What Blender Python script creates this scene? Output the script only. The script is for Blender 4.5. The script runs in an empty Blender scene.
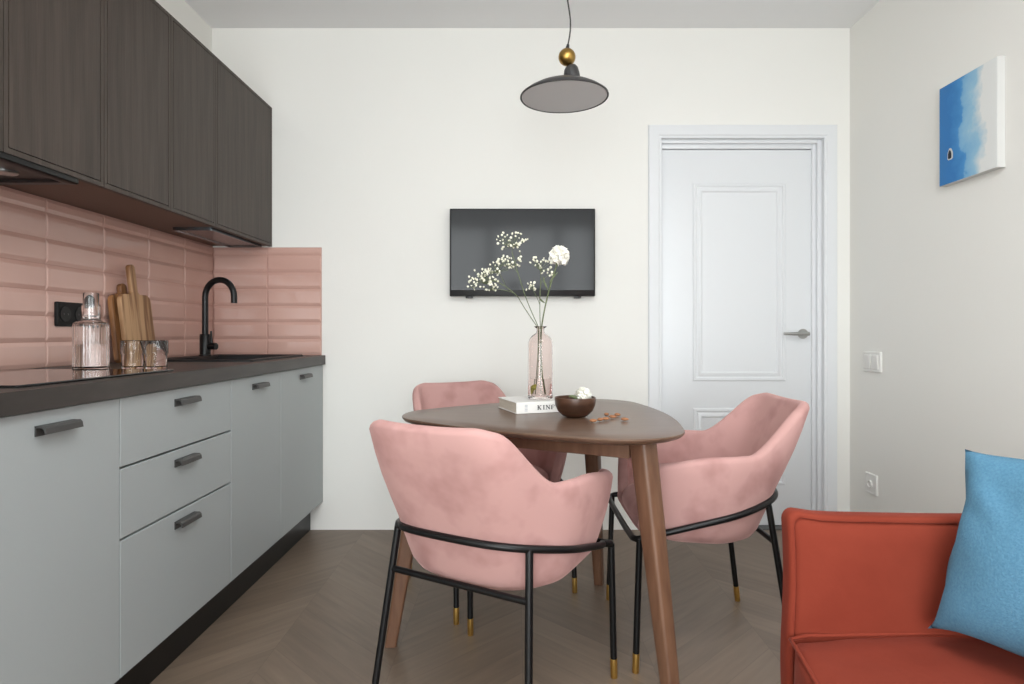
import bpy, bmesh, math, random
from mathutils import Vector, Matrix, noise as mnoise

PI = math.pi
SC = bpy.context.scene
COL = SC.collection
rnd = random.Random(7)

# ------------------------------------------------------------------ camera, world, light, exposure
F_PX = 627.0
CAM_Z = 1.02
cam_data = bpy.data.cameras.new('camera')
cam_data.sensor_width = 36.0
cam_data.lens = F_PX / 1024.0 * 36.0
cam_data.shift_x = -4.0 / 1024.0
cam_data.shift_y = -9.0 / 1024.0
cam_data.clip_start = 0.02
cam = bpy.data.objects.new('camera', cam_data)
cam.location = (0, 0, CAM_Z)
cam.rotation_euler = (PI / 2, 0, 0)
COL.objects.link(cam)
SC.camera = cam

world = bpy.data.worlds.new('world')
world.use_nodes = True
world.node_tree.nodes['Background'].inputs[0].default_value = (0.9, 0.95, 1.0, 1)
world.node_tree.nodes['Background'].inputs[1].default_value = 0.6
SC.world = world

def area_light(name, loc, rot, sx, sy, watts, color):
    d = bpy.data.lights.new(name, 'AREA')
    d.shape = 'RECTANGLE'; d.size = sx; d.size_y = sy
    d.energy = watts; d.color = color
    o = bpy.data.objects.new(name, d)
    o.location = loc; o.rotation_euler = rot
    COL.objects.link(o)
    return o
# daylight entering through the window of the wall behind the camera
area_light('window_daylight', (-0.13, -2.66, 1.38), (PI / 2, 0, 0), 2.7, 2.42, 188, (0.93, 0.98, 1.0))
# added overhead fill, out of view, to brighten seat, table and far cabinet fronts
area_light('overhead_fill_light', (0.45, 0.55, 2.56), (0, 0, 0), 1.3, 1.0, 32, (0.97, 0.99, 1.0))

vs = SC.view_settings
vs.view_transform = 'Standard'
vs.look = 'None'
vs.gamma = 1.0
vs.use_curve_mapping = False
vs.exposure = 0.0
SC.cycles.use_denoising = True
SC.cycles.max_bounces = 14
SC.cycles.diffuse_bounces = 6
SC.cycles.transmission_bounces = 12
SC.cycles.transparent_max_bounces = 12

# ------------------------------------------------------------------ room measures
XL, XR, YB, YF, ZC = -1.575, 1.73, 3.25, -2.6, 2.6

def at(px, py, d):
    """point seen at photo pixel (px, py), d metres into the room"""
    return Vector(((px - 516) * d / F_PX, d, CAM_Z - (py - 333) * d / F_PX))

# ------------------------------------------------------------------ materials
def lin(c):
    return tuple((v / 255 / 12.92) if v / 255 <= 0.04045 else ((v / 255 + 0.055) / 1.055) ** 2.4 for v in c)

def inp(b, name, v):
    if name in b.inputs:
        b.inputs[name].default_value = v

def mat(name, rgb, rough=0.5, metal=0.0, rgb2=None, nscale=8.0, stretch=(1, 1, 1), detail=4.0, lo=0.35, hi=0.65,
        bump=0.0, bscale=None, sheen=0.0, trans=0.0, ior=1.45, spec=0.5, coat=0.0, bstretch=None):
    m = bpy.data.materials.new(name)
    m.use_nodes = True
    nt = m.node_tree
    b = nt.nodes['Principled BSDF']
    c = lin(rgb)
    inp(b, 'Base Color', (*c, 1)); inp(b, 'Roughness', rough); inp(b, 'Metallic', metal)
    inp(b, 'Transmission Weight', trans); inp(b, 'IOR', ior); inp(b, 'Specular IOR Level', spec)
    inp(b, 'Coat Weight', coat)
    if sheen:
        inp(b, 'Sheen Weight', sheen); inp(b, 'Sheen Roughness', 0.4)
        inp(b, 'Sheen Tint', (*[min(1, x * 1.4 + 0.1) for x in c], 1))
    if rgb2 is not None or bump:
        tc = nt.nodes.new('ShaderNodeTexCoord')
    if rgb2 is not None:
        mp = nt.nodes.new('ShaderNodeMapping'); mp.inputs['Scale'].default_value = stretch
        nz = nt.nodes.new('ShaderNodeTexNoise'); nz.inputs['Scale'].default_value = nscale
        nz.inputs['Detail'].default_value = detail
        cr = nt.nodes.new('ShaderNodeValToRGB')
        cr.color_ramp.elements[0].position = lo; cr.color_ramp.elements[1].position = hi
        cr.color_ramp.elements[0].color = (*lin(rgb2), 1); cr.color_ramp.elements[1].color = (*c, 1)
        nt.links.new(tc.outputs['Object'], mp.inputs['Vector'])
        nt.links.new(mp.outputs['Vector'], nz.inputs['Vector'])
        nt.links.new(nz.outputs['Fac'], cr.inputs['Fac'])
        nt.links.new(cr.outputs['Color'], b.inputs['Base Color'])
    if bump:
        mp2 = nt.nodes.new('ShaderNodeMapping'); mp2.inputs['Scale'].default_value = bstretch or (1, 1, 1)
        nz2 = nt.nodes.new('ShaderNodeTexNoise'); nz2.inputs['Scale'].default_value = bscale or nscale
        nz2.inputs['Detail'].default_value = 3
        bp = nt.nodes.new('ShaderNodeBump'); bp.inputs['Strength'].default_value = bump
        bp.inputs['Distance'].default_value = 0.01
        nt.links.new(tc.outputs['Object'], mp2.inputs['Vector'])
        nt.links.new(mp2.outputs['Vector'], nz2.inputs['Vector'])
        nt.links.new(nz2.outputs['Fac'], bp.inputs['Height'])
        nt.links.new(bp.outputs['Normal'], b.inputs['Normal'])
    return m

def floor_material():
    m = bpy.data.materials.new('chevron_floor'); m.use_nodes = True
    nt = m.node_tree; N = nt.nodes; L = nt.links
    b = N['Principled BSDF']
    g = N.new('ShaderNodeNewGeometry')
    sep = N.new('ShaderNodeSeparateXYZ'); L.new(g.outputs['Position'], sep.inputs[0])
    def mth(op, a, bb=None, c=None):
        n = N.new('ShaderNodeMath'); n.operation = op
        for i, v in enumerate((a, bb, c)):
            if v is None: continue
            if isinstance(v, (int, float)): n.inputs[i].default_value = v
            else: L.new(v, n.inputs[i])
        return n.outputs[0]
    W = 0.40
    xs = mth('ADD', sep.outputs[0], 0.78 + 8 * W)
    fold = mth('PINGPONG', xs, W)                       # distance from the ridge line
    colid = mth('FLOOR', mth('DIVIDE', xs, W))
    v = mth('ADD', sep.outputs[1], fold)
    pv = mth('DIVIDE', v, 0.145)
    pid = mth('FLOOR', pv)
    fr = mth('FRACT', pv)
    comb = N.new('ShaderNodeCombineXYZ'); L.new(pid, comb.inputs[0]); L.new(colid, comb.inputs[1])
    wn = N.new('ShaderNodeTexWhiteNoise'); wn.noise_dimensions = '3D'; L.new(comb.outputs[0], wn.inputs['Vector'])
    # grain runs along the plank
    along = mth('SUBTRACT', fold, sep.outputs[1])
    gc = N.new('ShaderNodeCombineXYZ')
    L.new(mth('MULTIPLY', along, 3.0), gc.inputs[0]); L.new(mth('MULTIPLY', v, 30.0), gc.inputs[1])
    L.new(mth('MULTIPLY', wn.outputs['Value'], 50.0), gc.inputs[2])
    nz = N.new('ShaderNodeTexNoise'); nz.inputs['Scale'].default_value = 1.0; nz.inputs['Detail'].default_value = 5
    L.new(gc.outputs[0], nz.inputs['Vector'])
    tone = mth('ADD', mth('MULTIPLY', wn.outputs['Value'], 0.32), mth('MULTIPLY', nz.outputs['Fac'], 0.85))
    cr = N.new('ShaderNodeValToRGB')
    cr.color_ramp.elements[0].position = 0.2; cr.color_ramp.elements[1].position = 0.95
    cr.color_ramp.elements[0].color = (*lin((104, 89, 76)), 1)
    cr.color_ramp.elements[1].color = (*lin((132, 115, 99)), 1)
    L.new(tone, cr.inputs['Fac'])
    # joints between planks
    edge = mth('MINIMUM', fr, mth('SUBTRACT', 1.0, fr))
    j1 = mth('LESS_THAN', edge, 0.012)
    foldedge = mth('MINIMUM', fold, mth('SUBTRACT', W, fold))
    j2 = mth('LESS_THAN', foldedge, 0.0013)
    joint = mth('MULTIPLY', mth('MAXIMUM', j1, j2), 0.3)
    mix = N.new('ShaderNodeMix'); mix.data_type = 'RGBA'
    L.new(joint, mix.inputs['Factor']); L.new(cr.outputs['Color'], mix.inputs['A'])
    mix.inputs['B'].default_value = (*lin((84, 70, 58)), 1)
    L.new(mix.outputs['Result'], b.inputs['Base Color'])
    inp(b, 'Roughness', 0.42)
    bp = N.new('ShaderNodeBump'); bp.inputs['Strength'].default_value = 0.12; bp.inputs['Distance'].default_value = 0.004
    L.new(nz.outputs['Fac'], bp.inputs['Height']); L.new(bp.outputs['Normal'], b.inputs['Normal'])
    return m

def painting_material(y_left, y_right):
    """watercolour: deep blue, pale blue wash, white paper; y runs along the wall"""
    m = bpy.data.materials.new('watercolour_canvas'); m.use_nodes = True
    nt = m.node_tree; N = nt.nodes; L = nt.links; b = N['Principled BSDF']
    g = N.new('ShaderNodeNewGeometry'); sep = N.new('ShaderNodeSeparateXYZ'); L.new(g.outputs['Position'], sep.inputs[0])
    mr = N.new('ShaderNodeMapRange'); L.new(sep.outputs[1], mr.inputs['Value'])
    mr.inputs['From Min'].default_value = y_left; mr.inputs['From Max'].default_value = y_right
    nz = N.new('ShaderNodeTexNoise'); nz.inputs['Scale'].default_value = 11; nz.inputs['Detail'].default_value = 7
    L.new(g.outputs['Position'], nz.inputs['Vector'])
    a = N.new('ShaderNodeMath'); a.operation = 'MULTIPLY_ADD'
    L.new(nz.outputs['Fac'], a.inputs[0]); a.inputs[1].default_value = 0.55; L.new(mr.outputs['Result'], a.inputs[2])
    cr = N.new('ShaderNodeValToRGB'); e = cr.color_ramp.elements
    e[0].position = 0.0; e[0].color = (*lin((52, 120, 180)), 1)
    e[1].position = 1.0; mr.inputs['To Max'].default_value = 0.95; e[1].color = (*lin((226, 228, 226)), 1)
    for p, c in ((0.48, (44, 118, 184)), (0.66, (66, 140, 200)), (0.70, (120, 174, 212)), (0.86, (150, 192, 216)), (0.96, (205, 216, 220))):
        k = e.new(p); k.color = (*lin(c), 1)
    L.new(a.outputs[0], cr.inputs['Fac']); L.new(cr.outputs['Color'], b.inputs['Base Color'])
    inp(b, 'Roughness', 0.7)
    return m

M = {}
M['wall'] = mat('wall_paint', (234, 233, 228), 0.75, bump=0.05, bscale=180)
M['ceiling'] = mat('ceiling_paint', (238, 239, 240), 0.8)
M['white'] = mat('white_satin_paint', (224, 226, 228), 0.35)
M['plastic'] = mat('white_plastic', (230, 229, 225), 0.3)
M['floor'] = floor_material()
M['tile'] = mat('pink_glazed_tile', (204, 166, 154), 0.07, rgb2=(196, 157, 145), nscale=3, detail=1, bump=0.05, bscale=14, spec=0.6)
M['grout'] = mat('pink_grout', (180, 138, 126), 0.8)
M['grey_front'] = mat('grey_lacquer', (162, 168, 169), 0.42)
M['grey_edge'] = mat('grey_board_edge', (186, 189, 188), 0.4)
M['carcass'] = mat('dark_carcass_board', (92, 93, 93), 0.6)
M['black_plinth'] = mat('black_plinth_board', (9, 9, 9), 0.4)
M['handle'] = mat('charcoal_metal', (70, 69, 68), 0.4, 0.3)
M['darkwood'] = mat('dark_oak_veneer', (74, 64, 57), 0.5, rgb2=(58, 49, 43), nscale=6, stretch=(9, 9, 0.5), lo=0.3, hi=0.7, bump=0.08, bscale=20, bstretch=(9, 9, 0.4))
M['underside'] = mat('bounce_brown_board', (112, 86, 74), 0.55)  # lighter, warmer brown: bounce from the pink tiles is put into the colour
M['counter'] = mat('dark_stone_worktop', (68, 63, 59), 0.42, rgb2=(48, 44, 41), nscale=5, stretch=(5, 0.9, 6), detail=6, lo=0.3, hi=0.7)
M['hob'] = mat('black_glass', (10, 10, 11), 0.04, spec=0.7)
M['black'] = mat('matt_black_metal', (13, 13, 14), 0.38, spec=0.4)
M['sink'] = mat('black_composite', (19, 19, 20), 0.5)
M['blackplastic'] = mat('black_plastic', (13, 13, 14), 0.5, spec=0.3)
M['velvet'] = mat('pink_velvet', (190, 149, 144), 0.85, rgb2=(168, 126, 122), nscale=8, detail=3, lo=0.30, hi=0.52, bump=0.2, bscale=7, sheen=0.45, spec=0.2)
M['brass'] = mat('brushed_brass', (222, 182, 104), 0.38, 1.0)
M['walnut'] = mat('walnut_top', (106, 82, 67), 0.3, rgb2=(92, 70, 56), nscale=5, stretch=(1.2, 9, 9), lo=0.3, hi=0.7)
M['walnut_leg'] = mat('walnut_leg', (116, 84, 64), 0.4, rgb2=(96, 66, 49), nscale=8, stretch=(7, 7, 0.8), lo=0.3, hi=0.7)
M['orange'] = mat('orange_corduroy', (130, 56, 41), 0.9, rgb2=(119, 49, 35), nscale=7, detail=5, lo=0.3, hi=0.7, bump=0.25, bscale=16, sheen=0.25, spec=0.15)
M['blue'] = mat('blue_weave', (90, 133, 158), 0.95, rgb2=(78, 120, 146), nscale=220, detail=2, lo=0.3, hi=0.7, bump=0.3, bscale=300, sheen=0.2, spec=0.1)
M['tvframe'] = mat('black_tv_plastic', (28, 28, 29), 0.3)
M['tvscreen'] = mat('tv_screen_glass', (44, 45, 46), 0.10, spec=0.22)
M['lampgrey'] = mat('charcoal_lamp_paint', (58, 57, 57), 0.38)
M['diffuser'] = mat('lamp_inside_paint', (214, 215, 216), 0.6)
M['cable'] = mat('grey_flex', (64, 62, 60), 0.6)
M['gold'] = mat('gold_metal', (176, 142, 78), 0.34, 1.0)
M['steel'] = mat('brushed_steel', (176, 176, 174), 0.3, 1.0)
M['tray'] = mat('tray_steel', (120, 126, 130), 0.25, 1.0)
M['glass'] = mat('clear_glass', (255, 255, 255), 0.0, trans=1.0, ior=1.42)
M['pinkglass'] = mat('pink_glass', (252, 243, 241), 0.0, trans=1.0, ior=1.3)
M['glass_thin'] = mat('clear_tumbler_glass', (255, 255, 255), 0.0, trans=1.0, ior=1.3)
M['water'] = mat('water', (245, 240, 238), 0.0, trans=1.0, ior=1.2)
M['board'] = mat('acacia_board', (180, 142, 104), 0.5, rgb2=(122, 84, 54), nscale=4, stretch=(3, 12, 0.7), lo=0.4, hi=0.6)
M['board2'] = mat('dark_acacia_board', (150, 104, 64), 0.5, rgb2=(96, 62, 38), nscale=4, stretch=(3, 12, 0.7), lo=0.4, hi=0.6)
M['cover'] = mat('white_book_cover', (232, 230, 226), 0.45)
M['pages'] = mat('cream_paper', (222, 214, 200), 0.8, rgb2=(202, 192, 176), nscale=10, stretch=(1, 1, 90))
M['ink'] = mat('grey_ink', (58, 60, 64), 0.7)
M['paleink'] = mat('pale_grey_ink', (180, 184, 190), 0.7)
M['bowl'] = mat('coconut_shell', (88, 60, 44), 0.35, rgb2=(56, 36, 26), nscale=7, stretch=(1, 1, 5), lo=0.35, hi=0.65)
M['petal'] = mat('white_petal', (246, 244, 236), 0.7)
M['blossom'] = mat('cream_blossom', (240, 238, 218), 0.7)
M['stem'] = mat('green_stem', (96, 106, 72), 0.6)
M['leaf'] = mat('yellow_green_leaf', (158, 160, 70), 0.6)
M['almond'] = mat('almond_skin', (172, 120, 84), 0.75, rgb2=(140, 92, 60), nscale=60, lo=0.35, hi=0.65)
M['canvas_white'] = mat('canvas_edge', (206, 206, 203), 0.7)
M['boat'] = mat('dark_blue_paint', (24, 30, 44), 0.7)
M['curtain'] = mat('grey_curtain', (190, 190, 188), 0.9)

# ------------------------------------------------------------------ mesh helpers
def new():
    return bmesh.new()

def box(bm, x0, x1, y0, y1, z0, z1, bev=0.0, seg=2, mtx=None):
    t = bmesh.new()
    bmesh.ops.create_cube(t, size=1.0)
    for v in t.verts:
        v.co = Vector(((x0 + x1) / 2 + v.co.x * (x1 - x0), (y0 + y1) / 2 + v.co.y * (y1 - y0), (z0 + z1) / 2 + v.co.z * (z1 - z0)))
    if bev > 0:
        bmesh.ops.bevel(t, geom=t.edges[:], offset=bev, segments=seg, profile=0.5, affect='EDGES')
    if mtx is not None:
        bmesh.ops.transform(t, matrix=mtx, verts=t.verts[:])
    me = bpy.data.meshes.new('tmp'); t.to_mesh(me); t.free()
    bm.from_mesh(me); bpy.data.meshes.remove(me)

def loft(bm, loops, closed=True, cap0=False, cap1=False, flip=False):
    vv = [[bm.verts.new(p) for p in lp] for lp in loops]
    n = len(loops[0])
    for i in range(len(vv) - 1):
        for j in range(n if closed else n - 1):
            k = (j + 1) % n
            q = (vv[i][j], vv[i][k], vv[i + 1][k], vv[i + 1][j])
            try: bm.faces.new(q[::-1] if flip else q)
            except ValueError: pass
    for c, l in ((cap0, vv[0]), (cap1, vv[-1])):
        if c:
            try: bm.faces.new(l)
            except ValueError: pass
    return vv

def tube(bm, pts, r, n=12, closed=False, cap=True):
    pts = [Vector(p) for p in pts]
    m = len(pts)
    rr = r if isinstance(r, (list, tuple)) else [r] * m
    up = None; loops = []
    for i, p in enumerate(pts):
        if closed: t = pts[(i + 1) % m] - pts[i - 1]
        else: t = pts[min(i + 1, m - 1)] - pts[max(i - 1, 0)]
        t.normalize()
        if up is None:
            up = Vector((0, 0, 1)) if abs(t.z) < 0.9 else Vector((1, 0, 0))
        up = (up - t * up.dot(t)).normalized()
        s = t.cross(up)
        loops.append([p + (up * math.cos(2 * PI * k / n) + s * math.sin(2 * PI * k / n)) * rr[i] for k in range(n)])
    if closed: loops.append(loops[0])
    loft(bm, loops, True, cap and not closed, cap and not closed)
    if closed: bmesh.ops.remove_doubles(bm, verts=bm.verts[:], dist=1e-6)

def lathe(bm, prof, c, n=36, mod=None, axis=None):
    """prof [(r, z)] from one end to the other about the vertical through c"""
    c = Vector(c)
    rings = []
    for r, z in prof:
        if r < 1e-6:
            rings.append([bm.verts.new(c + Vector((0, 0, z)))])
        else:
            ring = []
            for k in range(n):
                a = 2 * PI * k / n
                q = r * (mod(a, z) if mod else 1.0)
                ring.append(bm.verts.new(c + Vector((q * math.cos(a), q * math.sin(a), z))))
            rings.append(ring)
    for a, b in zip(rings, rings[1:]):
        if len(a) == 1 and len(b) == 1: continue
        for k in range(n):
            j = (k + 1) % n
            if len(a) == 1: bm.faces.new((a[0], b[k], b[j]))
            elif len(b) == 1: bm.faces.new((a[k], a[j], b[0]))
            else: bm.faces.new((a[k], a[j], b[j], b[k]))

def rrect(u0, u1, v0, v1, r, n=5):
    pts = []
    for cx, cy, a0 in ((u1 - r, v1 - r, 0), (u0 + r, v1 - r, 90), (u0 + r, v0 + r, 180), (u1 - r, v0 + r, 270)):
        for k in range(n + 1):
            a = math.radians(a0 + 90 * k / n)
            pts.append((cx + r * math.cos(a), cy + r * math.sin(a)))
    return pts

def panel(bm, u0, u1, v0, v1, prof, put, r=0.0, cap0=False, cap1=True, ku=1.0):
    """loops of an (rounded) rectangle following prof [(inset, height)]; put(u, v, h) -> point"""
    loops = []
    for ins, h in prof:
        if r > 0:
            lp = rrect(u0 + ins, u1 - ins, v0 + ins, v1 - ins, max(0.001, r - ins * 0.6))
        else:
            iu = ins * ku; lp = [(u0 + iu, v0 + ins), (u1 - iu, v0 + ins), (u1 - iu, v1 - ins), (u0 + iu, v1 - ins)]
        loops.append([put(u, v, h) for u, v in lp])
    loft(bm, loops, True, cap0, cap1)

def extrude_poly(bm, pts, vec, bev=0.0):
    t = bmesh.new()
    a = [t.verts.new(p) for p in pts]
    b = [t.verts.new(Vector(p) + Vector(vec)) for p in pts]
    n = len(pts)
    t.faces.new(a[::-1]); t.faces.new(b)
    for i in range(n):
        t.faces.new((a[i], a[(i + 1) % n], b[(i + 1) % n], b[i]))
    bmesh.ops.recalc_face_normals(t, faces=t.faces[:])
    if bev:
        cap = [e for e in t.edges if any(len(f.verts) == n for f in e.link_faces)] if n != 4 else t.edges[:]
        bmesh.ops.bevel(t, geom=cap, offset=bev, segments=3, profile=0.5, affect='EDGES')
    me = bpy.data.meshes.new('tmp'); t.to_mesh(me); t.free()
    bm.from_mesh(me); bpy.data.meshes.remove(me)

def wm(o):
    m = Matrix.LocRotScale(o.location, o.rotation_euler, None)
    return wm(o.parent) @ m if o.parent else m

def to_mesh(name, bm, m, smooth):
    bmesh.ops.recalc_face_normals(bm, faces=bm.faces[:])
    me = bpy.data.meshes.new(name)
    bm.to_mesh(me); bm.free()
    me.materials.append(m)
    if smooth:
        me.polygons.foreach_set('use_smooth', [True] * len(me.polygons))
        me.set_sharp_from_angle(angle=math.radians(smooth))
    return me

def root(name, label, cat, loc, rz=0.0, group=None, kind=None):
    o = bpy.data.objects.new(name, None)
    o.empty_display_size = 0.05
    o.location = loc; o.rotation_euler = (0, 0, rz)
    COL.objects.link(o)
    o['label'] = label; o['category'] = cat
    if group: o['group'] = group
    if kind: o['kind'] = kind
    return o

def part(name, bm, m, parent, label=None, smooth=40, local=False):
    if not local:
        bmesh.ops.transform(bm, matrix=wm(parent).inverted(), verts=bm.verts[:])
    o = bpy.data.objects.new(name, to_mesh(name, bm, m, smooth))
    COL.objects.link(o); o.parent = parent
    if label: o['label'] = label
    return o

def single(name, bm, m, label=None, cat=None, group=None, kind=None, smooth=40):
    xs = [v.co.x for v in bm.verts]; ys = [v.co.y for v in bm.verts]; zs = [v.co.z for v in bm.verts]
    c = Vector(((min(xs) + max(xs)) / 2, (min(ys) + max(ys)) / 2, min(zs)))
    bmesh.ops.translate(bm, vec=-c, verts=bm.verts[:])
    o = bpy.data.objects.new(name, to_mesh(name, bm, m, smooth))
    o.location = c
    COL.objects.link(o)
    if label: o['label'] = label
    if cat: o['category'] = cat
    if group: o['group'] = group
    if kind: o['kind'] = kind
    return o

def dup(o, loc, rz, label, parent=None):
    c = o.copy(); COL.objects.link(c)
    if parent is None:
        c.location = loc; c.rotation_euler = (0, 0, rz); c['label'] = label
    else:
        c.parent = parent
    for ch in list(o.children):
        dup(ch, None, None, None, c)
    return c

def smoothstep(a, b, x):
    t = min(1.0, max(0.0, (x - a) / (b - a)))
    return t * t * (3 - 2 * t)

# ================================================================== ROOM
T = 0.12
bm = new(); box(bm, XL - T, XR + T, YF - T, YB + T, -0.1, 0.0)
single('floor', bm, M['floor'], 'dark brown chevron wood floor', 'floor', kind='structure', smooth=0)
bm = new(); box(bm, XL - T, XR + T, YF - T, YB + T, ZC, ZC + 0.1)
single('ceiling', bm, M['ceiling'], 'plain white ceiling', 'ceiling', kind='structure', smooth=0)
bm = new(); box(bm, XL - T, XL, YF, YB, 0, ZC)
single('wall_left', bm, M['wall'], 'white wall behind the kitchen units', 'wall', kind='structure', smooth=0)
bm = new(); box(bm, XR, XR + T, YF, YB, 0, ZC)
single('wall_right', bm, M['wall'], 'white wall with the blue painting', 'wall', kind='structure', smooth=0)
DX0, DX1, DZ = 0.750, 1.594, 2.03           # door opening
bm = new()
box(bm, XL - T, DX0, YB, YB + T, 0, ZC); box(bm, DX1, XR + T, YB, YB + T, 0, ZC); box(bm, DX0, DX1, YB, YB + T, DZ, ZC)
bmesh.ops.remove_doubles(bm, verts=bm.verts[:], dist=1e-5)
single('wall_back', bm, M['wall'], 'white wall with the television and the door', 'wall', kind='structure', smooth=0)
WX0, WX1, WZ0, WZ1 = -1.48, 1.22, 0.17, 2.585
bm = new()
box(bm, XL - T, WX0, YF - T, YF, 0, ZC); box(bm, WX1, XR + T, YF - T, YF, 0, ZC)
box(bm, WX0, WX1, YF - T, YF, 0, WZ0); box(bm, WX0, WX1, YF - T, YF, WZ1, ZC)
single('wall_front', bm, M['wall'], 'white wall with the window behind the viewer', 'wall', kind='structure', smooth=0)
bm = new()
for x0, x1 in ((WX0, WX0 + 0.06), (-0.42, -0.34), (0.56, 0.64), (WX1 - 0.06, WX1)):
    box(bm, x0, x1, YF - 0.06, YF + 0.005, WZ0, WZ1, 0.006)
for z0, z1 in ((WZ0, WZ0 + 0.06), (WZ1 - 0.06, WZ1)):
    box(bm, WX0 + 0.06, WX1 - 0.06, YF - 0.06, YF + 0.005, z0, z1, 0.006)
single('window_1', bm, M['white'], 'white window frame behind the viewer', 'window', kind='structure')

# baseboards
bm = new()
box(bm, XR - 0.012, XR, 1.9, YB - 0.012, 0, 0.10, 0.003)
single('baseboard_right', bm, M['white'], 'white baseboard along the right wall', 'baseboard', kind='structure')
bm = new()
box(bm, 1.668, XR, YB - 0.012, YB, 0, 0.10, 0.003)
single('baseboard_back', bm, M['white'], 'short white baseboard right of the door', 'baseboard', kind='structure')

# door
door = root('door_1', 'white panelled interior door with lever handle', 'door', ((DX0 + DX1) / 2, YB, 0), kind='structure')
LX0, LX1, LZ1 = 0.768, 1.553, 1.984
LY = YB + 0.05
bm = new(); box(bm, LX0, LX1, LY, LY + 0.04, 0.008, LZ1, 0.003)
put = lambda u, v, h: Vector((u, LY - h, v))
mold = [(0, -0.004), (0.0, 0.003), (0.006, 0.007), (0.016, 0.0075), (0.020, 0.002), (0.026, 0.0015), (0.034, 0.006), (0.044, 0.006), (0.052, -0.001)]
pz = lambda y: CAM_Z - (y - 333) / 190.0
for (a, b_, c, d) in ((0.930, 1.418, pz(381), pz(183)), (0.930, 1.418, 0.22, pz(408))):
    panel(bm, a, b_, c, d, mold, put, 0, False, False)
leaf = part('door_leaf', bm, M['white'], door, smooth=30)
bm = new()
PY = YB
# casing on the wall face and stepped jamb inside the opening
cas = [(0, 0.0), (0.0, 0.010), (0.004, 0.014), (0.052, 0.016), (0.058, 0.012), (0.0675, 0.012), (0.0675, -0.0175)]
def casing(bm):
    xo0, xo1, zo = DX0 - 0.066, DX1 + 0.066, DZ + 0.066
    loops = []
    for ins, h in cas:
        x0, x1, z1 = xo0 + ins, xo1 - ins, zo - ins
        loops.append([Vector((x0, PY - h, 0)), Vector((x0, PY - h, z1)), Vector((x1, PY - h, z1)), Vector((x1, PY - h, 0))])
    loft(bm, loops, False)
casing(bm)
part('door_casing', bm, M['white'], door, smooth=25)
bm = new()
for (x0, x1, y0) in ((DX1 - 0.022, DX1, 0.018), (DX1 - 0.041, DX1 - 0.022, 0.038), (DX0, DX0 + 0.012, 0.018)):
    box(bm, x0, x1, YB + y0, YB + T - 0.002, 0, DZ, 0.002)
box(bm, DX0 + 0.012, DX1 - 0.022, YB + 0.018, YB + T - 0.002, DZ - 0.020, DZ, 0.002)
box(bm, DX0 + 0.012, DX1 - 0.041, YB + 0.038, YB + T - 0.002, LZ1 + 0.003, DZ - 0.02, 0.002)
part('door_jamb', bm, M['white'], door, smooth=25)
hx, hz = 1.508, 1.016
bm = new()
tube(bm, [(hx, LY + 0.002, hz), (hx, LY - 0.008, hz)], 0.026, 24)
tube(bm, [(hx, LY - 0.008, hz), (hx, LY - 0.05, hz)], 0.0095, 14)
tube(bm, [(hx + 0.012, LY - 0.05, hz), (hx - 0.02, LY - 0.052, hz), (hx - 0.085, LY - 0.048, hz), (hx - 0.118, LY - 0.046, hz + 0.001)], [0.010, 0.010, 0.008, 0.006], 14)
part('door_handle', bm, M['steel'], leaf, 'brushed steel lever handle')
# dark threshold gap
bm = new(); box(bm, DX0, DX1, YB - 0.005, YB + T, 0.0, 0.006)
part('threshold', bm, M['carcass'], door, 'dark threshold strip')

# curtains beside the window (seen only in reflections)
for i, (x0, x1) in enumerate(((-1.56, -1.40), (1.10, 1.60))):
    bm = new()
    n = 60
    la = []; lb = []
    for k in range(n + 1):
        x = x0 + (x1 - x0) * k / n
        y = YF + 0.10 + 0.03 * math.sin((x - x0) * 42) + 0.01 * math.sin((x - x0) * 95)
        la.append(Vector((x, y, 0.03))); lb.append(Vector((x, y, 2.55)))
    back = [[p + Vector((0, -0.008, 0)) for p in reversed(l)] for l in (la, lb)]
    loft(bm, [la + back[0], lb + back[1]], True, True, True)
    single('curtain', bm, M['curtain'], ('grey curtain left of the window behind the viewer', 'grey curtain right of the window behind the viewer')[i], 'curtain', group='window curtains')

# ================================================================== KITCHEN
ZT = 0.905
# tiles
bm = new()
tb = new()
TH = 0.008
rows = [0.906, 0.990, 1.077, 1.162, 1.250, 1.335, 1.423, 1.462]
tp = [(0.0, 0.0), (0.0, 0.0028), (0.004, 0.0042), (0.0125, 0.0074), (0.015, 0.0078)]
cols = [3.2435, 2.965, 2.674, 2.383, 2.092, 1.801, 1.51, 1.219, 1.10]
for c1, c0 in zip(cols, cols[1:]):
    for r0, r1 in zip(rows, rows[1:-1] + [1.4705]):
        pr = tp if r1 - r0 > 0.06 and c1 - c0 > 0.05 else [(0, 0), (0, .0028), (.004, .0042), (.012, .0074)]
        panel(bm, c0 + 0.0008, c1 - 0.0008, r0 + 0.0008, r1 - 0.0008, pr, lambda u, v, h: Vector((XL + 0.002 + h, u, v)), ku=0.35)
for c0, c1 in ((XL + 0.011, -1.2855), (-1.2855, -1.008)):
    for r0, r1 in zip(rows, rows[1:]):
        pr = tp if r1 - r0 > 0.06 else [(0, 0), (0, .0028), (.004, .0042), (.012, .0074)]
        panel(bm, c0 + 0.0008, c1 - 0.0008, r0 + 0.0008, r1 - 0.0008, pr, lambda u, v, h: Vector((u, YB - 0.002 - h, v)), ku=0.35)
splash = root('backsplash', 'glossy pink tile backsplash over the dark worktop', 'backsplash', (XL, 2.2, ZT))
part('tiling', bm, M['tile'], splash, smooth=0)
bm = new()
box(bm, XL, XL + 0.0028, 1.10, YB, ZT, 1.4705); box(bm, XL + 0.0028, -1.007, YB - 0.0028, YB, ZT, 1.463)
part('grout', bm, M['grout'], splash, 'pink grout behind the tiles', smooth=0)

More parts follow.
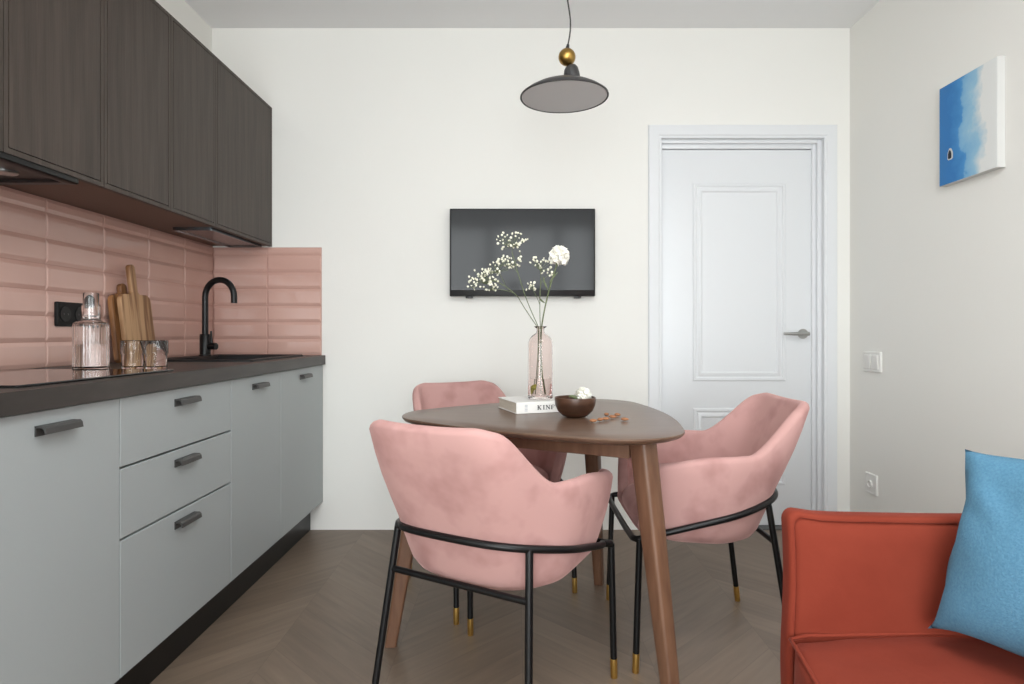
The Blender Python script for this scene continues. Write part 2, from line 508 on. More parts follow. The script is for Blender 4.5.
FX = -1.0            # plane of the lower fronts
def pull(bm, yc, zc, ln):
    pr = [(0, .010), (.018, .010), (.023, .005), (.025, -.007), (.0215, -.007), (.0195, .002), (.016, .006), (0, .006)]
    pr = [(x, z) for x, z in pr]
    extrude_poly(bm, [(FX + x, yc - ln / 2, zc + z) for x, z in pr], (0, ln, 0))
    box(bm, FX - 0.0005, FX + 0.003, yc - ln / 2, yc + ln / 2, zc - 0.012, zc + 0.010)

def carcass(bm, y0, y1, z0=0.145, z1=0.858, x0=XL + 0.012, x1=FX - 0.019, t=0.016):
    box(bm, x0, x1, y0, y0 + t, z0, z1); box(bm, x0, x1, y1 - t, y1, z0, z1)
    box(bm, x0, x1, y0 + t, y1 - t, z0, z0 + t); box(bm, x0, x0 + 0.008, y0 + t, y1 - t, z0 + t, z1)

def base_unit(name, label, y0, y1, fronts):
    r = root(name, label, 'kitchen cabinet', ((XL + FX) / 2, (y0 + y1) / 2, 0), group='grey lower kitchen cabinets')
    bm = new(); carcass(bm, y0 + 0.001, y1 - 0.001)
    part('body', bm, M['carcass'], r, smooth=0)
    for kind, z0, z1 in fronts:
        bm = new(); g = 0.0015
        box(bm, FX - 0.018, FX, y0 + g, y1 - g, z0 + g, z1 - g, 0.0012, 1)
        f = part(kind, bm, M['grey_front'], r, smooth=20)
        bm = new(); zc = 0.816 if z1 > 0.8 else z1 - 0.038
        pull(bm, (y0 + y1) / 2, zc, 0.112)
        part('handle', bm, M['handle'], f, 'charcoal metal pull handle', smooth=30)
    return r

Zb, Ztop = 0.145, 0.857
base_unit('base_cabinet', 'grey lower kitchen cabinet under the hob, left of the drawers', 1.133, 1.583, [('door', Zb, Ztop)])
base_unit('drawer_cabinet', 'grey lower kitchen cabinet with three drawers', 1.583, 2.20, [('drawer', 0.679, Ztop), ('drawer', 0.497, 0.676), ('drawer', Zb, 0.494)])
base_unit('base_cabinet', 'grey lower kitchen cabinet just right of the three drawers', 2.20, 2.667, [('door', Zb, Ztop)])
base_unit('base_cabinet', 'grey lower kitchen cabinet at the far end against the back wall', 2.667, 3.247, [('door', Zb, Ztop)])
bm = new(); box(bm, -1.083, -1.065, 1.12, YB - 0.001, 0.0, 0.144)
single('plinth', bm, M['black_plinth'], 'black plinth board running under the grey lower cabinets', 'plinth', smooth=0)

# worktop with sink cut-out
SX0, SX1, SY0, SY1 = -1.50, -1.055, 2.50, 3.12
bm = new()
CX0, CX1, CY0, CY1, CZ0 = XL + 0.0105, -0.985, 1.105, YB - 0.0105, 0.859
xs = [CX0, SX0 + 0.03, SX1 - 0.03, CX1]; ys = [CY0, SY0 + 0.03, SY1 - 0.03, CY1]
def grid_slab(bm, xs, ys, z0, z1, hole):
    V = {}
    for i, x in enumerate(xs):
        for j, y in enumerate(ys):
            for k, z in enumerate((z0, z1)):
                V[i, j, k] = bm.verts.new((x, y, z))
    def has(i, j):
        return 0 <= i < len(xs) - 1 and 0 <= j < len(ys) - 1 and (i, j) != hole
    for i in range(len(xs) - 1):
        for j in range(len(ys) - 1):
            if not has(i, j): continue
            for k in (0, 1):
                bm.faces.new((V[i, j, k], V[i + 1, j, k], V[i + 1, j + 1, k], V[i, j + 1, k]))
            for (di, dj, a, b) in ((-1, 0, (i, j), (i, j + 1)), (1, 0, (i + 1, j), (i + 1, j + 1)), (0, -1, (i, j), (i + 1, j)), (0, 1, (i, j + 1), (i + 1, j + 1))):
                if not has(i + di, j + dj):
                    bm.faces.new((V[a[0], a[1], 0], V[b[0], b[1], 0], V[b[0], b[1], 1], V[a[0], a[1], 1]))
grid_slab(bm, xs, ys, CZ0, ZT, (1, 1))
bmesh.ops.recalc_face_normals(bm, faces=bm.faces[:])
single('worktop', bm, M['counter'], 'dark grey-brown stone-look worktop on the lower cabinets', 'worktop', smooth=0)

# hob
hob = root('hob', 'black glass hob set flush in the worktop', 'hob', (-1.285, 1.6, ZT))
bm = new(); panel(bm, -1.535, -1.035, 1.30, 1.90, [(0, 0.0), (0, 0.004), (0.002, 0.006)], lambda u, v, h: Vector((u, v, ZT + h)), 0.006, True, True)
part('glass_plate', bm, M['hob'], hob)

# sink
sink = root('sink', 'black composite kitchen sink set in the worktop', 'sink', ((SX0 + SX1) / 2, (SY0 + SY1) / 2, ZT))
bm = new()
prof = [(0.0, 0.0), (0.0, 0.006), (0.004, 0.009), (0.028, 0.009), (0.036, 0.004), (0.040, -0.02), (0.046, -0.040), (0.07, -0.044)]
panel(bm, SX0, SX1, SY0, SY1, prof, lambda u, v, h: Vector((u, v, ZT + h)), 0.02, False, True)
part('basin', bm, M['sink'], sink)
bm = new(); lathe(bm, [(0, 0), (0.035, 0), (0.035, 0.004), (0.028, 0.006), (0, 0.005)], ((SX0 + SX1) / 2, (SY0 + SY1) / 2, ZT - 0.0435), 24)
part('drain', bm, M['steel'], sink, 'steel drain')

# tap
tx, ty = -1.430, 2.885
tap = root('kitchen_tap', 'matt black swan-neck kitchen tap on the sink rim', 'tap', (tx, ty, ZT + 0.009))
TZ = ZT + 0.009
bm = new(); lathe(bm, [(0, 0), (0.028, 0), (0.028, 0.006), (0.0235, 0.008), (0.0235, 0.098), (0.021, 0.101), (0, 0.101)], (tx, ty, TZ), 28)
part('body', bm, M['black'], tap)
bm = new()
pts = [(tx, ty, TZ + 0.09), (tx, ty, TZ + 0.16), (tx, ty, TZ + 0.23), (tx, ty, TZ + 0.272)]
sr = 0.077; ux, uy = 0.97, -0.24
for k in range(1, 15):
    a = PI - PI * k / 14
    pts.append((tx + ux * (sr + sr * math.cos(a)), ty + uy * (sr + sr * math.cos(a)), TZ + 0.272 + sr * math.sin(a)))
pts.append((tx + ux * 2 * sr, ty + uy * 2 * sr, TZ + 0.242))
tube(bm, pts, 0.0138, 16)
part('spout', bm, M['black'], tap)
bm = new()
tube(bm, [(tx + 0.02, ty - 0.004, TZ + 0.045), (tx + 0.056, ty - 0.012, TZ + 0.045)], 0.0155, 18)
tube(bm, [(tx + 0.034, ty - 0.008, TZ + 0.055), (tx + 0.030, ty - 0.007, TZ + 0.115)], [0.0055, 0.0045], 10)
part('lever', bm, M['black'], tap)

# wall socket (three gang, black)
sk = root('wall_socket', 'black triple wall socket on the pink tiles', 'socket', (XL + 0.010, 2.235, 1.04))
SZ = 1.085
bm = new(); panel(bm, 2.125, 2.352, SZ - 0.042, SZ + 0.042, [(0, 0), (0, .006), (.003, .009)], lambda u, v, h: Vector((XL + 0.0098 + h, u, v)), 0.006, True, True)
part('faceplate', bm, M['blackplastic'], sk)
for yc in (2.165, 2.2385, 2.312):
    bm = new()
    tube(bm, [(XL + 0.0185, yc, SZ), (XL + 0.021, yc, SZ)], 0.026, 26)
    o = part('outlet', bm, M['black'], sk)
    bm = new()
    for dy in (-0.0095, 0.0095):
        tube(bm, [(XL + 0.0205, yc + dy, SZ), (XL + 0.0222, yc + dy, SZ)], 0.003, 8)
    part('pin_hole', bm, M['handle'], o)

# upper cabinets
UX, UZ0, UZ1 = -1.264, 1.471, 2.186
def upper_unit(label, y0, y1):
    r = root('wall_cabinet', label, 'kitchen cabinet', ((XL + UX) / 2, (y0 + y1) / 2, UZ0), group='dark wood upper kitchen cabinets')
    bm = new(); box(bm, XL + 0.001, UX - 0.02, y0, y1 - 0.0005, UZ0, UZ1)
    part('body', bm, M['underside'], r, smooth=0)
    bm = new(); g = 0.0012
    prof = [(0.001, -0.018), (0, -0.017), (0, -0.0002), (0.0002, 0), (0.0135, 0), (0.0140, -0.005), (0.0160, -0.005), (0.0165, 0.0)]
    panel(bm, y0 + g, y1 - g, UZ0 - 0.004, UZ1, prof, lambda u, v, h: Vector((UX + h, u, v)), 0, True, True)
    part('door', bm, M['darkwood'], r, smooth=0)
    return r
upper_unit('dark wood upper kitchen cabinet at the left edge, only its right rim showing', 0.93, 1.546)
upper_unit('dark wood upper kitchen cabinet over the extractor hood, second from left', 1.546, 1.924)
upper_unit('dark wood upper kitchen cabinet in the middle, right of the one over the hood', 1.924, 2.2965)
upper_unit('narrow dark wood upper kitchen cabinet, second from the back wall', 2.2965, 2.640)
upper_unit('dark wood upper kitchen cabinet at the far end against the back wall', 2.640, 3.249)

# extractor hood
hood = root('extractor_hood', 'black built-in extractor hood under the upper cabinets', 'extractor hood', (-1.4, 1.53, 1.45))
bm = new(); panel(bm, -1.525, -1.268, 1.25, 1.822, [(0, 0.021), (0, 0.003), (0.004, 0), (0.03, 0), (0.034, 0.008), (0.04, 0.008)], lambda u, v, h: Vector((u, v, 1.450 + h)), 0.006, True, True)
part('housing', bm, M['black'], hood)
bm = new()
box(bm, -1.475, -1.310, 1.28, 1.50, 1.4535, 1.4578, 0.001)
for k in range(12):
    box(bm, -1.47, -1.315, 1.288 + k * 0.0175, 1.294 + k * 0.0175, 1.4515, 1.4535)
part('filter', bm, M['tray'], hood, 'grey metal grease filter', smooth=0)
for yc in (1.60, 1.70):
    bm = new(); lathe(bm, [(0, 0), (0.026, 0), (0.030, 0.003), (0.030, 0.006), (0, 0.006)], (-1.385, yc, 1.4515), 24)
    part('lamp', bm, M['steel'], hood, 'round silver lamp')

# drainer tray under the last cabinet
bm = new(); panel(bm, -1.465, -1.295, 2.67, 3.20, [(0, 0.014), (0, 0.0), (0.006, 0), (0.008, 0.006), (0.012, 0.006)], lambda u, v, h: Vector((u, v, 1.457 + h)), 0.008, True, True)
single('drip_tray', bm, M['tray'], 'grey metal tray under the far upper cabinet', 'tray')

# carafe
cx, cy = -1.325, 1.955
car = root('carafe', 'ribbed clear glass carafe half full of water on the worktop', 'carafe', (cx, cy, ZT))
rib = lambda a, z: 1.0 + (0.014 * math.cos(26 * a) if z < 0.143 else 0.0)
bm = new()
outer = [(0, 0.0), (0.043, 0.0), (0.047, 0.003), (0.048, 0.008), (0.048, 0.138), (0.046, 0.145), (0.040, 0.149), (0.030, 0.151), (0.0255, 0.156), (0.0255, 0.196), (0.0265, 0.199)]
inner = [(0.0240, 0.199), (0.0232, 0.194), (0.0232, 0.157), (0.029, 0.1485), (0.039, 0.1455), (0.0445, 0.141), (0.0458, 0.136), (0.0458, 0.011), (0.041, 0.007), (0, 0.007)]
lathe(bm, outer + inner, (cx, cy, ZT + 0.0005), 120, rib)
part('bottle', bm, M['glass'], car)
bm = new(); lathe(bm, [(0, 0.0075), (0.0405, 0.0075), (0.0454, 0.0115), (0.0454, 0.080), (0, 0.080)], (cx, cy, ZT + 0.0005), 48)
part('water', bm, M['water'], car, 'clear water')
bm = new(); lathe(bm, [(0, 0.160), (0.020, 0.160), (0.0215, 0.164), (0.0215, 0.236), (0.0205, 0.239), (0.0192, 0.236), (0.0192, 0.170), (0, 0.168)], (cx, cy, ZT + 0.0005), 30)
part('stopper', bm, M['glass'], car)

# tumblers
def tumbler(x, y, label):
    bm = new()
    o = [(0, 0.0), (0.0285, 0.0), (0.031, 0.003), (0.0315, 0.045), (0.0345, 0.049), (0.0345, 0.089), (0.0338, 0.0905)]
    i = [(0.0322, 0.089), (0.0322, 0.050), (0.0292, 0.046), (0.0288, 0.009), (0.026, 0.007), (0, 0.007)]
    lathe(bm, o + i, (x, y, ZT + 0.0005), 40)
    return single('tumbler', bm, M['glass_thin'], label, 'glass', 'glass tumblers on the worktop')
tumbler(-1.232, 2.015, 'stepped clear glass tumbler next to the carafe, left of its twin')
tumbler(-1.160, 2.022, 'stepped clear glass tumbler farther from the carafe, right of its twin')

# cutting boards leaning on the tiles
def cutting_board(label, yc, w, hb, hh, hw, x_base, x_top, tilt, m, hoff):
    th = 0.018
    def outline():
        pts = []
        r = 0.03
        pts += [(-w / 2 + 0.012, 0), (w / 2 - 0.012, 0), (w / 2, 0.012)]
        for k in range(6):
            a = PI / 2 * k / 5
            pts.append((w / 2 - r + r * math.cos(a), hb - r + r * math.sin(a)))
        hx = hoff
        pts += [(hx + hw / 2 + 0.015, hb), (hx + hw / 2 + 0.003, hb + 0.010)]
        for k in range(9):
            a = PI * k / 8
            pts.append((hx + (hw / 2 + 0.003) * math.cos(a), hb + hh - hw / 2 + hw / 2 * math.sin(a)))
        pts += [(hx - hw / 2 - 0.003, hb + 0.010), (hx - hw / 2 - 0.015, hb)]
        for k in range(6):
            a = PI / 2 + PI / 2 * k / 5
            pts.append((-w / 2 + r + r * math.cos(a), hb - r + r * math.sin(a)))
        pts.append((-w / 2, 0.012))
        return pts
    bm = new()
    extrude_poly(bm, [(0, u, v) for u, v in outline()], (th, 0, 0), 0.003)
    H = hb + hh
    lean = -math.asin((x_base - x_top) / H)
    R = Matrix.Translation((x_base, yc, ZT + 0.0008)) @ Matrix.Rotation(tilt, 4, 'X') @ Matrix.Rotation(lean, 4, 'Y')
    bmesh.ops.transform(bm, matrix=R, verts=bm.verts[:])
    zmin = min(v.co.z for v in bm.verts)
    bmesh.ops.translate(bm, vec=(0, 0, ZT + 0.0008 - zmin), verts=bm.verts[:])
    return single('cutting_board', bm, m, label, 'cutting board', 'cutting boards leaning on the tiles', smooth=30)
cutting_board('tall light-brown wooden cutting board leaning in front of the darker board', 2.492, 0.196, 0.266, 0.120, 0.030, -1.496, -1.540, math.radians(1.0), M['board'], 0.0)
cutting_board('shorter dark wooden cutting board leaning behind the tall light one', 2.492, 0.212, 0.265, 0.044, 0.034, -1.530, -1.562, math.radians(0.5), M['board2'], -0.022)

# ================================================================== TELEVISION
tv = root('television', 'flat black television on the back wall', 'television', (0.033, YB, 1.21))
bm = new(); box(bm, -0.3385, 0.4045, 3.198, 3.238, 1.208, 1.655, 0.004)
bd = part('frame', bm, M['tvframe'], tv)
bm = new(); panel(bm, -0.331, 0.397, 1.238, 1.648, [(0, 0), (0, 0.0015), (0.0008, 0.002)], lambda u, v, h: Vector((u, 3.1982 - h, v)))
part('screen', bm, M['tvscreen'], tv, 'dark reflective screen', smooth=0)
bm = new()
for x in (-0.24, 0.315):
    bm = new(); box(bm, x - 0.018, x + 0.018, 3.203, 3.233, 1.198, 1.209, 0.003)
    part('foot_mount', bm, M['tvframe'], tv)
bm = new(); box(bm, -0.10, 0.16, 3.237, YB, 1.32, 1.54)
part('wall_bracket', bm, M['handle'], tv, smooth=0)

# ================================================================== PENDANT
lx, ly, lz = 0.177, 2.30, 1.885
pend = root('pendant_lamp', 'charcoal saucer pendant lamp hanging from the ceiling', 'pendant lamp', (lx, ly, ZC))
tilt = Matrix.Translation((lx, ly, lz)) @ Matrix.Rotation(math.radians(-0.7), 4, 'Y') @ Matrix.Translation((-lx, -ly, -lz))
bm = new()
pr = [(0.1605, -0.003), (0.1625, 0.0), (0.1615, 0.004), (0.14, 0.020), (0.115, 0.034), (0.085, 0.047), (0.055, 0.056), (0.030, 0.061), (0, 0.062)]
ir = [(0, 0.058), (0.030, 0.057), (0.055, 0.052), (0.085, 0.043), (0.115, 0.030), (0.138, 0.016), (0.1575, 0.004), (0.1585, -0.002), (0.1605, -0.003)]
lathe(bm, pr + ir, (lx, ly, lz), 64)
bmesh.ops.transform(bm, matrix=tilt, verts=bm.verts[:])
shade = part('lamp_shade', bm, M['lampgrey'], pend)
bm = new(); lathe(bm, [(0, 0.004), (0.150, 0.004), (0.1555, 0.0025), (0.1560, 0.0005), (0.1555, -0.001), (0, -0.001)], (lx, ly, lz), 64)
bmesh.ops.transform(bm, matrix=tilt, verts=bm.verts[:])
part('diffuser', bm, M['diffuser'], shade, 'light grey inside disc')
bm = new()
top = Vector((lx + 0.022, ly, lz + 0.104))
tube(bm, [(lx + 0.030, ly, lz + 0.052), (lx + 0.029, ly, lz + 0.064), (lx + 0.027, ly, lz + 0.086), (lx + 0.025, ly, lz + 0.103), (lx + 0.022, ly, lz + 0.112), (lx + 0.020, ly, lz + 0.118)],
     [0.031, 0.031, 0.029, 0.026, 0.020, 0.006], 28)
part('lamp_neck', bm, M['lampgrey'], pend)
bm = new(); bc = (lx + 0.010, ly, lz + 0.147)
lathe(bm, [(0.0315 * math.sin(PI * k / 20), -0.0315 * math.cos(PI * k / 20)) for k in range(21)], bc, 36)
part('ball', bm, M['gold'], pend, 'shiny gold ball')
bm = new(); tube(bm, [(lx + 0.011, ly, lz + 0.175), (lx + 0.014, ly, lz + 0.193)], [0.008, 0.005], 14)
part('cable_grip', bm, M['lampgrey'], pend)
bm = new()
cp = []
for k in range(30):
    t = k / 29
    z = lz + 0.190 + t * (ZC - lz - 0.190)
    cp.append((lx + 0.013 + 0.012 * math.sin(min(1.0, t * 3.2) * PI) * (1 - t) - 0.002 * t, ly, z))
tube(bm, cp, 0.0028, 8)
part('cable', bm, M['cable'], pend)
bm = new(); lathe(bm, [(0, 0), (0.05, 0), (0.05, -0.02), (0.045, -0.024), (0, -0.024)], (cp[-1][0], ly, ZC), 32)
part('ceiling_rose', bm, M['lampgrey'], pend)

# ================================================================== TABLE
TC = Vector((0.11, 2.085, 0))
tab = root('dining_table', 'three-legged walnut dining table with a rounded triangular top', 'table', TC)
def table_outline(rc, rho, bulge, n=180):
    core = []
    vs_ = [Vector((rc * math.cos(a), rc * math.sin(a))) for a in (math.radians(-60), math.radians(60), PI)]
    for i in range(3):
        a, b, o = vs_[i], vs_[(i + 1) % 3], vs_[(i + 2) % 3]
        for k in range(240):
            t = k / 240
            s = a.lerp(b, t)
            d = (s - o); arc = o + d.normalized() * (a - o).length
            core.append(s.lerp(arc, bulge))
    out = []
    for k in range(n):
        f = 2 * PI * k / n; u = Vector((math.cos(f), math.sin(f)))
        p = max(core, key=lambda q: q.dot(u))
        out.append(p + u * rho)
    return out
ol = table_outline(0.355, 0.185, 0.4)
bm = new(); loops = []
for rho_d, z in ((-0.16, 0.731), (-0.022, 0.731), (-0.008, 0.7365), (-0.001, 0.743), (0.0, 0.7465), (-0.0012, 0.749), (-0.004, 0.750), (-0.10, 0.750)):
    lp = []
    for p in ol:
        q = p + p.normalized() * rho_d
        if q.x < 0: q = Vector((q.x * 0.90, q.y))
        lp.append(Vector((TC.x + q.x, TC.y + q.y, z)))
    loops.append(lp)
loft(bm, loops, True, True, True)
part('table_top', bm, M['walnut'], tab, smooth=30)
LEGS = [(-57, 0.435, 0.552), (64, 0.415, 0.52), (184, 0.40, 0.52)]
tops = []
for deg, r0, r1 in LEGS:
    a = math.radians(deg); u = Vector((math.cos(a), math.sin(a), 0))
    p0 = TC + u * r0 + Vector((0, 0, 0.731)); p1 = TC + u * r1
    tops.append(TC + u * (r0 - 0.012))
    bm = new(); loops = []
    w_ = Vector((-u.y, u.x, 0))
    for t, hw in ((0, 0.031), (0.3, 0.029), (0.7, 0.0235), (1, 0.019)):
        c = p0.lerp(p1, t)
        loops.append([c + u * q + w_ * s for q, s in rrect(-hw, hw, -hw * 0.92, hw * 0.92, hw * 0.38, 3)])
    loft(bm, loops, True, True, True)
    part('leg', bm, M['walnut_leg'], tab, smooth=50)
for i in range(3):
    a, b = tops[i], tops[(i + 1) % 3]
    d = (b - a); L_ = d.length; d.normalize(); ang = math.atan2(d.y, d.x)
    bm = new(); box(bm, 0.025, L_ - 0.025, -0.011, 0.011, 0.672, 0.7305, 0.002, 1, Matrix.Translation(a) @ Matrix.Rotation(ang, 4, 'Z'))
    part('apron', bm, M['walnut_leg'], tab, smooth=0)

# ================================================================== CHAIRS
def plan(th, z, off=0.0):
    """outline of the shell at height z; th 0 = right, 90 deg = front"""
    c, s = math.cos(th), math.sin(th)
    nb = 2.9 + 1.0 * smoothstep(0.48, 0.72, z)
    n = nb if s < 0 else nb + (5.6 - nb) * smoothstep(0.0, 0.5, s)
    pc = math.copysign(abs(c) ** (2 / n), c); ps = math.copysign(abs(s) ** (2 / n), s)
    hz = max(0.0, z - 0.44)
    a = 0.255 + (0.035 + 0.215 * smoothstep(-0.5, 0.4, s)) * hz
    if s >= 0:
        y = 0.242 * ps
        x = a * pc
    else:
        y = -0.205 * abs(ps)
        bw = smoothstep(0.0, 1.0, abs(ps))
        y -= bw * 0.385 * max(-0.05, z - 0.47)
        x = a * pc * (1 - 0.10 * bw)
    return Vector((x, y))

def normal(th, z):
    e = 0.01
    d = plan(th + e, z) - plan(th - e, z)
    return Vector((d.y, -d.x)).normalized()

def rim(th):
    p = plan(th, 0.5)
    if math.sin(th) > 0:
        k = smoothstep(0.192, 0.232, abs(p.x))
        h_arm = 0.648 - 0.020 * smoothstep(0.0, 0.22, p.y)
        return 0.435 + (h_arm - 0.435) * k
    t = min(1.0, max(0.0, (-0.065 - p.y) / 0.115)); k = t * t * (3 - 2 * t)
    dip = 0.006 * (1 - smoothstep(0.0, 0.2, abs(p.x))) + 0.022 * smoothstep(0.11, 0.225, abs(p.x))
    return 0.648 + (0.805 - dip - 0.648) * k

def shell_bmesh():
    bm = new()
    N = 200
    # even spacing along the outline
    ths = [2 * PI * k / 4000 for k in range(4000)]
    pts = [plan(t, 0.5) for t in ths]
    cum = [0.0]
    for i in range(1, 4001):
        d = (pts[i % 4000] - pts[i - 1]).length
        cum.append(cum[-1] + d)
    sel = []; j = 0
    for k in range(N):
        target = cum[-1] * k / N
        while cum[j + 1] < target: j += 1
        sel.append(ths[j])
    th_w = 0.036
    loopsets = []
    for t in sel:
        H = rim(t); nrm = normal(t, 0.5)
        r = th_w / 2
        sc = min(1.0, (H - r - 0.352) / (0.47 - 0.352))
        prof = []
        front = max(0.0, math.sin(t))
        for s, zl in ((0.02, 0.352), (0.30, 0.352), (0.55, 0.354), (0.74, 0.362), (0.87, 0.378), (0.945, 0.400), (0.985, 0.430), (1.0, 0.465)):
            z = 0.352 + (zl - 0.352) * sc
            z += 0.022 * front * (1 - (zl - 0.352) / 0.115)
            p = plan(t, z) * s
            prof.append(Vector((p.x, p.y, z)))
        z0 = prof[-1].z; z1 = H - r
        for q in (0.2, 0.4, 0.6, 0.8, 1.0):
            z = z0 + (z1 - z0) * q
            p = plan(t, z) + nrm * 0.004 * math.sin(PI * q)
            prof.append(Vector((p.x, p.y, z)))
        base = plan(t, z1)
        for a in (30, 60, 90, 120, 150, 180):
            aa = math.radians(a)
            p = base - nrm * (r - r * math.cos(aa))
            prof.append(Vector((p.x, p.y, z1 + r * math.sin(aa))))
        zi = 0.405
        for q in (0.25, 0.5, 0.75, 1.0):
            z = z1 + (min(zi, z1 - 0.003) - z1) * q
            p = plan(t, z) - nrm * th_w
            prof.append(Vector((p.x, p.y, z)))
        pe = prof[-1]
        for s in (0.6, 0.02):
            prof.append(Vector((pe.x * s, pe.y * s, pe.z)))
        loopsets.append(prof)
    # transpose into rings
    rings = [[loopsets[i][k] for i in range(N)] for k in range(len(loopsets[0]))]
    loft(bm, rings, True, True, True)
    return bm

def seat_bmesh():
    bm = new(); loops = []
    N = 72
    for ins, z in ((0.05, 0.404), (0.012, 0.405), (0.0, 0.415), (-0.003, 0.435), (0.002, 0.455), (0.014, 0.468), (0.035, 0.475), (0.08, 0.480), (0.15, 0.482)):
        lp = []
        for k in range(N):
            t = 2 * PI * k / N; c, s = math.cos(t), math.sin(t); n = 3.2
            x = (0.217 - ins) * math.copysign(abs(c) ** (2 / n), c)
            y = (0.228 - ins if s > 0 else 0.156 - ins) * math.copysign(abs(s) ** (2 / n), s) + 0.012
            lp.append(Vector((x, y, z)))
        loops.append(lp)
    loft(bm, loops, True, True, True)
    return bm

def make_chair(label):
    r = root('dining_armchair', label, 'chair', (0, 0, 0), 0, 'pink velvet chairs around the table')
    part('shell', shell_bmesh(), M['velvet'], r, smooth=60, local=True)
    part('seat_cushion', seat_bmesh(), M['velvet'], r, smooth=60, local=True)
    # ring hugging the shell
    bm = new(); pts = []
    a0, a1 = math.radians(42), math.radians(-222)
    R = 0.0098
    def ringpt(t):
        p = plan(t, 0.46)
        q = smoothstep(0.22, -0.20, p.y)
        t_lin = min(1, max(0, (0.22 - p.y) / 0.42))
        z = 0.405 + 0.105 * t_lin
        p = plan(t, z) + normal(t, z) * (R - 0.001)
        return Vector((p.x, p.y, z))
    for k in range(81):
        pts.append(ringpt(a0 + (a1 - a0) * k / 80))
    fl, fr = pts[-1], pts[0]
    pts[0] = Vector((0.2555, 0.236, 0.402)); pts[-1] = Vector((-0.2555, 0.236, 0.402))
    full = pts + [Vector((-0.251, 0.254, 0.398)), Vector((-0.224, 0.262, 0.394)), Vector((-0.12, 0.264, 0.392)), Vector((0.12, 0.264, 0.392)), Vector((0.224, 0.262, 0.394)), Vector((0.251, 0.254, 0.398))]
    tube(bm, full, R, 12, closed=True)
    part('frame_ring', bm, M['black'], r, smooth=60, local=True)
    def leg(p0, p1):
        p0 = Vector(p0); p1 = Vector(p1)
        cut = p0.lerp(p1, 1 - 0.058 / p0.z)
        bm = new(); tube(bm, [p0, cut], 0.0098, 14)
        o = part('leg', bm, M['black'], r, smooth=60, local=True)
        bm = new(); tube(bm, [cut, p1.lerp(cut, 0.03), p1], [0.0106, 0.0102, 0.0092], 14)
        part('foot_cap', bm, M['brass'], o, 'gold-coloured foot cap', smooth=60, local=True)
    for s in (1, -1):
        leg((s * 0.254, 0.247, 0.400), (s * 0.258, 0.260, 0.0))
        tj = math.radians(-38) if s > 0 else math.radians(-142)
        j = ringpt(tj)
        leg((j.x, j.y, j.z), (s * 0.243, -0.230, 0.0))
        if s > 0: jr = (j.copy(), Vector((0.243, -0.230, 0)))
        else: jl = (j.copy(), Vector((-0.243, -0.230, 0)))
    k = 1 - 0.375 / jr[0].z
    bm = new(); tube(bm, [jl[0].lerp(jl[1], k), jr[0].lerp(jr[1], k)], 0.0088, 12)
    part('stretcher', bm, M['black'], r, smooth=60, local=True)
    return r

ch1 = make_chair('pink velvet armchair in front, its back turned to the viewer')
ch1.location = (-0.064, 1.764, 0); ch1.rotation_euler = (0, 0, math.radians(-30.6))
dup(ch1, (0.617, 2.145, 0), math.radians(90.5), 'pink velvet armchair between the table and the white door')
dup(ch1, (-0.124, 2.555, 0), math.radians(211.3), 'pink velvet armchair behind the table, below the television')

# ================================================================== THINGS ON THE TABLE
TT = 0.7505
# book
ba = math.radians(19.5)
book = root('book', 'thick white hardback book lying on the table under the vase', 'book', (0.001, 2.083, TT), ba)
bw, bd_, bh = 0.25, 0.195, 0.038
bm = new()
box(bm, 0, bw, 0.003, bd_, 0.0, 0.003, 0.0008, 1); box(bm, 0, bw, 0.003, bd_, bh - 0.003, bh, 0.0008, 1); box(bm, 0, bw, 0, 0.0035, 0, bh, 0.0015, 2)
part('cover', bm, M['cover'], book, smooth=20, local=True)
bm = new(); box(bm, 0.003, bw - 0.003, 0.0035, bd_ - 0.004, 0.003, bh - 0.003)
part('pages', bm, M['pages'], book, 'cream page block', smooth=0, local=True)
bm = new()
def stroke(bm, x0, z0, x1, z1, w):
    d = Vector((x1 - x0, 0, z1 - z0)); L_ = d.length; a = math.atan2(d.z, d.x)
    box(bm, 0, L_, -0.0006, 0.0006, -w / 2, w / 2, 0, 1, Matrix.Translation((x0, -0.0002, z0)) @ Matrix.Rotation(-a, 4, 'Y'))
zb_, zt_ = 0.0120, 0.0255
def serif(x, z): stroke(bm, x - 0.0032, z, x + 0.0032, z, 0.0012)
x = 0.078
stroke(bm, x, zb_, x, zt_, 0.0032); stroke(bm, x + 0.001, 0.0175, x + 0.0085, zt_, 0.0014); stroke(bm, x + 0.003, 0.0195, x + 0.0095, zb_, 0.003)
for q in (x, x + 0.0092): serif(q, zb_); serif(q, zt_)
x = 0.0985
stroke(bm, x, zb_, x, zt_, 0.0032); serif(x, zb_); serif(x, zt_)
x = 0.108
stroke(bm, x, zb_, x, zt_, 0.0014); stroke(bm, x, zt_, x + 0.0115, zb_, 0.0032); stroke(bm, x + 0.0115, zb_, x + 0.0115, zt_, 0.0014)
serif(x, zb_); serif(x, zt_); serif(x + 0.0115, zt_)
x = 0.1275
stroke(bm, x, zb_, x, zt_, 0.0032); stroke(bm, x, zt_, x + 0.0092, zt_, 0.0014); stroke(bm, x, 0.0187, x + 0.008, 0.0187, 0.0014)
stroke(bm, x + 0.0092, zt_, x + 0.0092, zt_ - 0.004, 0.0014); serif(x, zb_)
part('spine_lettering', bm, M['ink'], book, 'dark grey KINF lettering', smooth=0, local=True)
bm = new()
for z in (0.009, 0.014, 0.019, 0.024, 0.028):
    stroke(bm, 0.030, z, 0.040, z, 0.0022)
part('spine_mark', bm, M['paleink'], book, 'pale grey mark', smooth=0, local=True)

